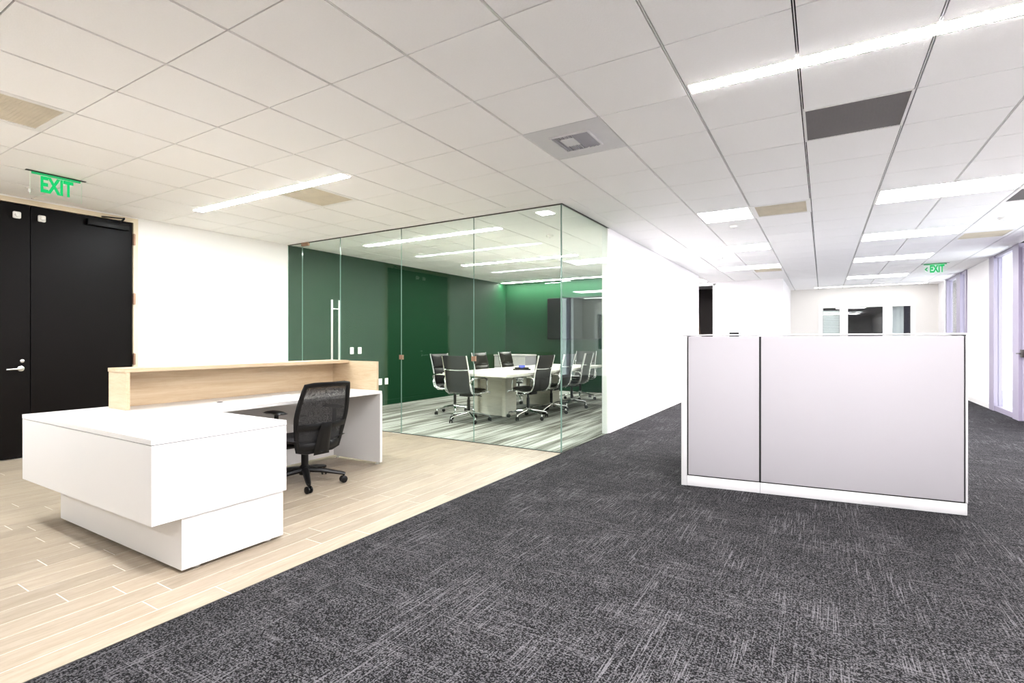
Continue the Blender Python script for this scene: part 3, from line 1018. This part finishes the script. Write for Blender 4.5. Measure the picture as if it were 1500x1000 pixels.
def task_chair(loc, rz, label):
    """faces local +Y"""
    t = empty("task_chair", loc, rz)
    tag(t, label, "chair")
    for k in range(5):
        a = R(90 + 72 * k + 8)
        c, s = math.cos(a), math.sin(a)
        lg = mb('black').tube([(c * .02, s * .02, .125), (c * .15, s * .15, .112), (c * .31, s * .31, .082), (c * .335, s * .335, .074)], [.034, .028, .021, .017], 8, sx=1.0, sy=.75).build("base_leg", t, True)
        caster("caster", lg, c * .32, s * .32, ang=a + .6, r=.030)
    mb('black').lathe([(.045, .085), (.048, .10), (.045, .15), (.030, .165), (.030, .27), (.022, .275), (.022, .33)], 16).build("gas_column", t, True)
    mb('black').rbox(-.11, .11, -.14, .13, 0.325, .365, .015, 2).build("tilt_mechanism", t, True)
    def seat(u, v):
        x = (u - .5) * .50
        y = -.22 + v * .47
        z = .412 - .02 * math.sin(PI * u) - .030 * max(0, (v - .72) / .28) ** 2 + .01 * (1 - v)
        return (x, y, z), (0, 0, 1)
    mb('fabric').pad(seat, .075, 12, 12, .22).build("seat", t, True)
    # back outline: half width and depth by height
    def bw(z):
        k = (z - .44) / .56
        return .185 + .055 * math.sin(PI * min(1, k * 1.05) * .62) - .035 * max(0, k - .55) / .45
    def by(z):
        k = (z - .44) / .56
        return -.215 - .035 * math.sin(PI * k) * 0.4 - .14 * k ** 1.4
    DZB = -.135
    def bp(x, z):
        return (x, by(z) + .9 * x * x * .9, z + DZB)
    zs = [.47 + .53 * k / 12 for k in range(13)]
    loop = []
    for z in zs:
        loop.append(bp(-bw(z), z))
    for x in (-.5, 0, .5):
        loop.append(bp(x * bw(1.0) * 1.4, 1.008))
    for z in reversed(zs):
        loop.append(bp(bw(z), z))
    for x in (.55, 0, -.55):
        loop.append(bp(x * bw(.45) * 1.2, .452))
    mb('black').tube(loop, .019, 8, closed=True, sx=.8, sy=1.15).build("back_frame", t, True)
    def bk_(u, v):
        z = .455 + v * .55
        return bp((u - .5) * 2 * bw(z), z)
    mb('mesh').grid(bk_, 10, 16).build("back_mesh", t, True)
    # lumbar band and spine behind the mesh
    lb = MB(); lb.mat(M['black'])
    def lum(u, v):
        x = (u - .5) * 2 * bw(.70) * 1.0
        z = .665 + (v - .5) * (.05)
        p = bp(x, z)
        return (p[0], p[1] - .022, p[2]), (0, 1, 0)
    lb.pad(lum, .018, 12, 3, .3).build("lumbar_band", t, True)
    spn = mb('black')
    def spf(u, v):
        z = .42 + v * .27
        return ((u - .5) * (.10 + .05 * (1 - v)), by(max(z, .45)) - .040 + .02 * (1 - v), z + DZB), (0, 1, 0)
    spn.pad(spf, .036, 6, 10, .2)
    spn.tube([(0, -.10, .345), (0, -.20, .33), (0, -.255, .335)], [.03, .032, .03], 8)
    spn.build("back_spine", t, True)
    lw = mb('black')
    def lwf(u, v):
        z = .455 + v * .07
        p = bp((u - .5) * 2 * bw(z) * .97, z)
        return (p[0], p[1] - .01, p[2]), (0, 1, 0)
    lw.pad(lwf, .03, 10, 4, .3).build("lower_band", t, True)
    for s in (-1, 1):
        ar = mb('black').tube([(s * .10, -.02, .345), (s * .24, -.02, .35), (s * .275, -.02, .40), (s * .275, -.03, .625)], [.020, .022, .022, .017], 8, sx=1, sy=1).build("arm_post", t, True)
        def ap(u, v, s=s):
            return (s * .275 + (u - .5) * .085, -.13 + v * .24, .638 + .006 * math.sin(PI * v)), (0, 0, 1)
        mb('black').pad(ap, .030, 6, 10, .25).build("arm_pad", ar, True)
    return t
tch = task_chair((-3.815, 2.875, 0.001), R(86), "black mesh-back task chair tucked at the reception desk")

# ------------------------------------------------------------------ meeting table and chairs
TX0, TX1, TY0, TY1 = -5.08, -3.80, 6.25, 9.95
tb = empty("meeting_table", (-4.44, 8.1, 0))
tag(tb, "long whitewashed meeting table on two panel pedestals", "table")
xm = (TX0 + TX1) / 2
hw = (TX1 - TX0) / 2
pts = []
def side(k):
    return hw * (1.0 - .10 * (2 * k - 1) ** 2)
n = 14
for k in range(n + 1):
    pts.append((xm + side(k / n), TY0 + (TY1 - TY0) * k / n))
for k in range(n, -1, -1):
    pts.append((xm - side(k / n), TY0 + (TY1 - TY0) * k / n))
part(mb('table').prism(pts, .712, .745), "table_top", tb)
part(mb('tableleg').prism([(x * .985 + xm * .015, y * .99 + 8.1 * .01) for x, y in pts], .700, .711), "apron", tb)
for yc in (7.30, 8.95):
    pd = empty("pedestal", (0, 0, 0)); pd.parent = tb
    part(mb('tableleg').box(-4.95, -4.48, yc - .14, yc + .10, .003, .699), "pedestal_panel", pd)
    part(mb('tableleg').box(-4.475, -4.405, yc - .20, yc + .14, .003, .699), "side_post", pd)
    part(mb('tableleg').box(-5.025, -4.955, yc - .20, yc + .14, .003, .699), "side_post", pd)

def office_chair(loc, rz, label, group):
    """high-back ribbed leather chair on chrome; faces local +Y"""
    t = empty("meeting_chair", loc, rz)
    tag(t, label, "chair", group)
    for k in range(5):
        a = R(90 + 72 * k + 20)
        c, s = math.cos(a), math.sin(a)
        lg = mb('chrome').tube([(c * .015, s * .015, .135), (c * .16, s * .16, .115), (c * .285, s * .285, .092), (c * .315, s * .315, .085), (c * .325, s * .325, .060)], [.022, .017, .014, .013, .012], 8).build("base_leg", t, True)
        caster("caster", lg, c * .325, s * .325, ang=a + .9, r=.028)
    g = mb('chrome').lathe([(.032, .09), (.034, .10), (.034, .165), (.026, .17)], 14)
    g.mat(M['black']); g.lathe([(.024, .171), (.024, .33), (.017, .331), (.017, .40)], 14)
    g.build("gas_column", t, True)
    mc = mb('black').rbox(-.09, .09, -.12, .12, .385, .425, .012, 2)
    mc.tube([(.09, 0, .405), (.20, .02, .400), (.23, .02, .392)], .008, 8)
    mc.build("tilt_mechanism", t, True)
    # side rail profile: from seat front to top of the back (y, z)
    prof = [(.235, .425), (.215, .448), (.10, .452), (-.02, .442), (-.13, .438), (-.20, .458), (-.238, .51), (-.255, .58), (-.262, .66), (-.275, .74), (-.298, .83), (-.325, .93), (-.345, 1.01)]
    for s in (-1, 1):
        mb('chrome').tube([(s * .232, y, z) for y, z in prof], .0125, 8, sx=.8, sy=1.2).build("side_rail", t, True)
        loop = [(s * .240, -.262, .60), (s * .262, -.262, .645), (s * .272, -.235, .672), (s * .274, -.12, .678), (s * .274, .03, .672), (s * .272, .095, .650), (s * .268, .115, .61), (s * .258, .13, .52), (s * .245, .135, .455), (s * .236, .10, .440)]
        mb('chrome').tube(loop, .0135, 8).build("arm_loop", t, True)
        lo2 = [(s * .236, -.255, .615), (s * .252, -.262, .55), (s * .256, -.235, .47), (s * .252, -.16, .425), (s * .236, -.06, .425)]
        mb('chrome').tube(lo2, .0105, 8).build("arm_brace", t, True)
    mb('chrome').tube([(-.225, -.283, .80), (-.12, -.312, .795), (0, -.320, .793), (.12, -.312, .795), (.225, -.283, .80)], .0095, 8).build("back_stretcher", t, True)
    mb('chrome').tube([(-.225, -.05, .430), (0, -.05, .420), (.225, -.05, .430)], .012, 8).build("seat_stretcher", t, True)
    sl = MB(); sl.mat(M['sling'])
    def arc(v):
        # along the profile by length, without the last drop at the front
        q = prof[1:]
        L = [0]
        for a, b_ in zip(q, q[1:]):
            L.append(L[-1] + math.hypot(b_[0] - a[0], b_[1] - a[1]))
        d = v * L[-1]
        for k in range(len(q) - 1):
            if d <= L[k + 1] + 1e-9:
                f_ = (d - L[k]) / (L[k + 1] - L[k])
                ty, tz = q[k + 1][0] - q[k][0], q[k + 1][1] - q[k][1]
                ln = math.hypot(ty, tz)
                return (q[k][0] + ty * f_, q[k][1] + tz * f_), (tz / ln, -ty / ln)
        return q[-1], (1, 0)
    def slf(u, v):
        (y, z), nn = arc(.02 + v * .975)
        return ((u - .5) * .448, y, z), (0, nn[0], nn[1])
    sl.pad(slf, .018, 4, 28, .05).build("sling", t, True)
    def cushion(a, b_, name, th=.055, parent=t):
        c = mb('leather')
        def fn(u, v):
            (y, z), nn = arc(a + (b_ - a) * v)
            # normals point to the sitter: up on the seat, forward on the back
            ny, nz = (nn[0], nn[1])
            if nz < -0.2 or (ny < 0 and abs(nz) < .6):
                ny, nz = -ny, -nz
            return ((u - .5) * .43, y + ny * .028, z + nz * .028), (0, ny, nz)
        return c.pad(fn, th, 8, 8, .28).build(name, parent, True)
    cushion(.01, .20, "seat_pad"); cushion(.20, .40, "seat_pad")
    cushion(.50, .745, "back_pad"); cushion(.755, .99, "back_pad")
    return t
G = "black leather meeting chairs round the table"
ch = office_chair((-4.655, 6.43, .003), R(-3), "black leather chair at the head of the meeting table nearest the glass", G)
def another(x, y, rz, label):
    c = copy_tree(ch)
    c.location = (x, y, .003)
    c.rotation_euler = (0, 0, R(rz))
    c["label"] = label
    return c
another(-4.02, 7.16, 86, "meeting chair beside the side glass, nearest the glass front")
another(-4.02, 7.98, 92, "middle meeting chair of the three beside the side glass")
another(-4.02, 8.82, 95, "meeting chair beside the side glass, nearest the wall screen")
another(-5.34, 6.98, -90, "meeting chair by the green wall half hidden behind the head chair")
another(-5.24, 8.03, -90, "middle meeting chair of the three by the green side wall")
another(-5.24, 8.95, -90, "meeting chair by the green wall closest to the white credenza")
another(-4.44, 10.18, 180, "meeting chair at the far head of the table below the screen")

# speakerphone
ph = empty("conference_phone", (-4.36, 7.55, .7455))
tag(ph, "black three-armed conference phone with blue screen on the table", "phone")
pts = []
for k in range(36):
    a = 2 * PI * k / 36
    r = .075 + .095 * (0.5 + 0.5 * math.cos(3 * a)) ** 2
    pts.append((r * math.cos(a), r * math.sin(a)))
mb('black').prism(pts, .0, .022).prism([(x * .8, y * .8) for x, y in pts], .022, .045).build("phone_body", ph)
mb('blue').rbox(-.055, .055, -.035, .035, 0, .014, .003, 2, Matrix.Rotation(R(30), 4, 'Z') @ Matrix.Translation((0, -.03, .048)) @ Matrix.Rotation(R(38), 4, 'X')).build("screen", ph)

# credenza
cr = empty("credenza", (-6.72, 11.3, 0))
tag(cr, "low white credenza with drawers against the meeting room back wall", "cabinet")
part(mb('louvre').box(-7.17, -6.26, 11.02, 11.58, .05, .86), "body", cr)  # grey on a white cabinet: shade of the drawer gaps as colour
part(mb('laminate').box(-7.18, -6.25, 11.00, 11.585, .861, .895), "top", cr)
part(mb('gap').box(-7.15, -6.28, 11.05, 11.56, .003, .049), "plinth", cr)
for c in range(2):
    for r in range(3):
        x0 = -7.165 + c * .453
        z0 = .06 + r * .266
        dw = part(mb('laminate').box(x0 + .006, x0 + .443, 11.002, 11.019, z0 + .003, z0 + .250), "drawer", cr)
        kb = mb('steel')
        for dx in (.17, .275):
            kb.lathe([(.010, 0), (.010, .012), (.014, .020)], 10, Matrix.Translation((x0 + dx, 11.0019, z0 + .19)) @ Matrix.Rotation(R(90), 4, 'X'))
        o = kb.build("knob", dw, True)

# wall screen
tv = empty("wall_screen", (-5.05, 11.5, 1.27))
tag(tv, "large black flat screen on the meeting room back wall", "television")
part(mb('black').rbox(-5.90, -4.20, 11.48, 11.53, 1.27, 2.30, .006, 2), "casing", tv)
part(mb('tv').box(-5.885, -4.215, 11.476, 11.4795, 1.295, 2.285), "screen_glass", tv)
part(mb('pewter').box(-5.3, -4.8, 11.531, 11.599, 1.55, 2.05), "wall_bracket", tv)

# ------------------------------------------------------------------ workstation partition
pa = Vector((-1.033, 4.504, 0)); pb = Vector((0.869, 4.731, 0))
L = (pb - pa).length
ang = math.atan2(pb.y - pa.y, pb.x - pa.x)
ptn = empty("workstation_partition", pa, ang)
tag(ptn, "white framed lavender fabric workstation partition on the dark carpet", "partition")
HP = 1.283
def pp(m_, name, *bx):
    return mb(m_).box(*bx).build(name, ptn)
def pr(m_, name, r_, *bx):
    return mb(m_).rbox(*bx, r_, 2).build(name, ptn, True)
pp('gap', "core", .02, L - .008, .012, .06, .012, HP - .02)
pr('partframe', "end_post", .003, 0, .046, 0, .075, .004, HP - .012)
pr('partframe', "top_cap", .004, 0, L, -.004, .078, HP - .0115, HP)
xm_ = .605
for (a, b_, nm) in ((.057, xm_ - .007, "fabric_tile"), (xm_ + .007, L - .022, "fabric_tile")):
    pr('panel', nm, .004, a, b_, -.002, .012, .098, HP - .018)
pr('partframe', "base_raceway", .003, .047, xm_ - .001, -.002, .07, .006, .088)
pr('partframe', "base_raceway", .003, xm_ + .001, L - .004, -.002, .07, .006, .088)
pr('partframe', "end_trim", .003, L - .012, L, .0, .075, .09, HP - .012)
pr('partframe', "raceway_cover", .001, L - .62, L - .30, -.0045, -.0022, .022, .072)
for s, x0 in ((0, 0.0), (1, L - .07)):
    rp = empty("return_panel", (0, 0, 0)); rp.parent = ptn
    mb('partframe').rbox(x0, x0 + .07, .08, 1.35, .004, .09, .003, 2).build("base_raceway", rp, True)
    mb('panel').rbox(x0 + .004, x0 + .066, .08, 1.33, .092, HP - .02, .004, 2).build("fabric_tile", rp, True)
    mb('partframe').rbox(x0, x0 + .07, .08, 1.35, HP - .018, HP - .004, .003, 2).build("top_cap", rp, True)
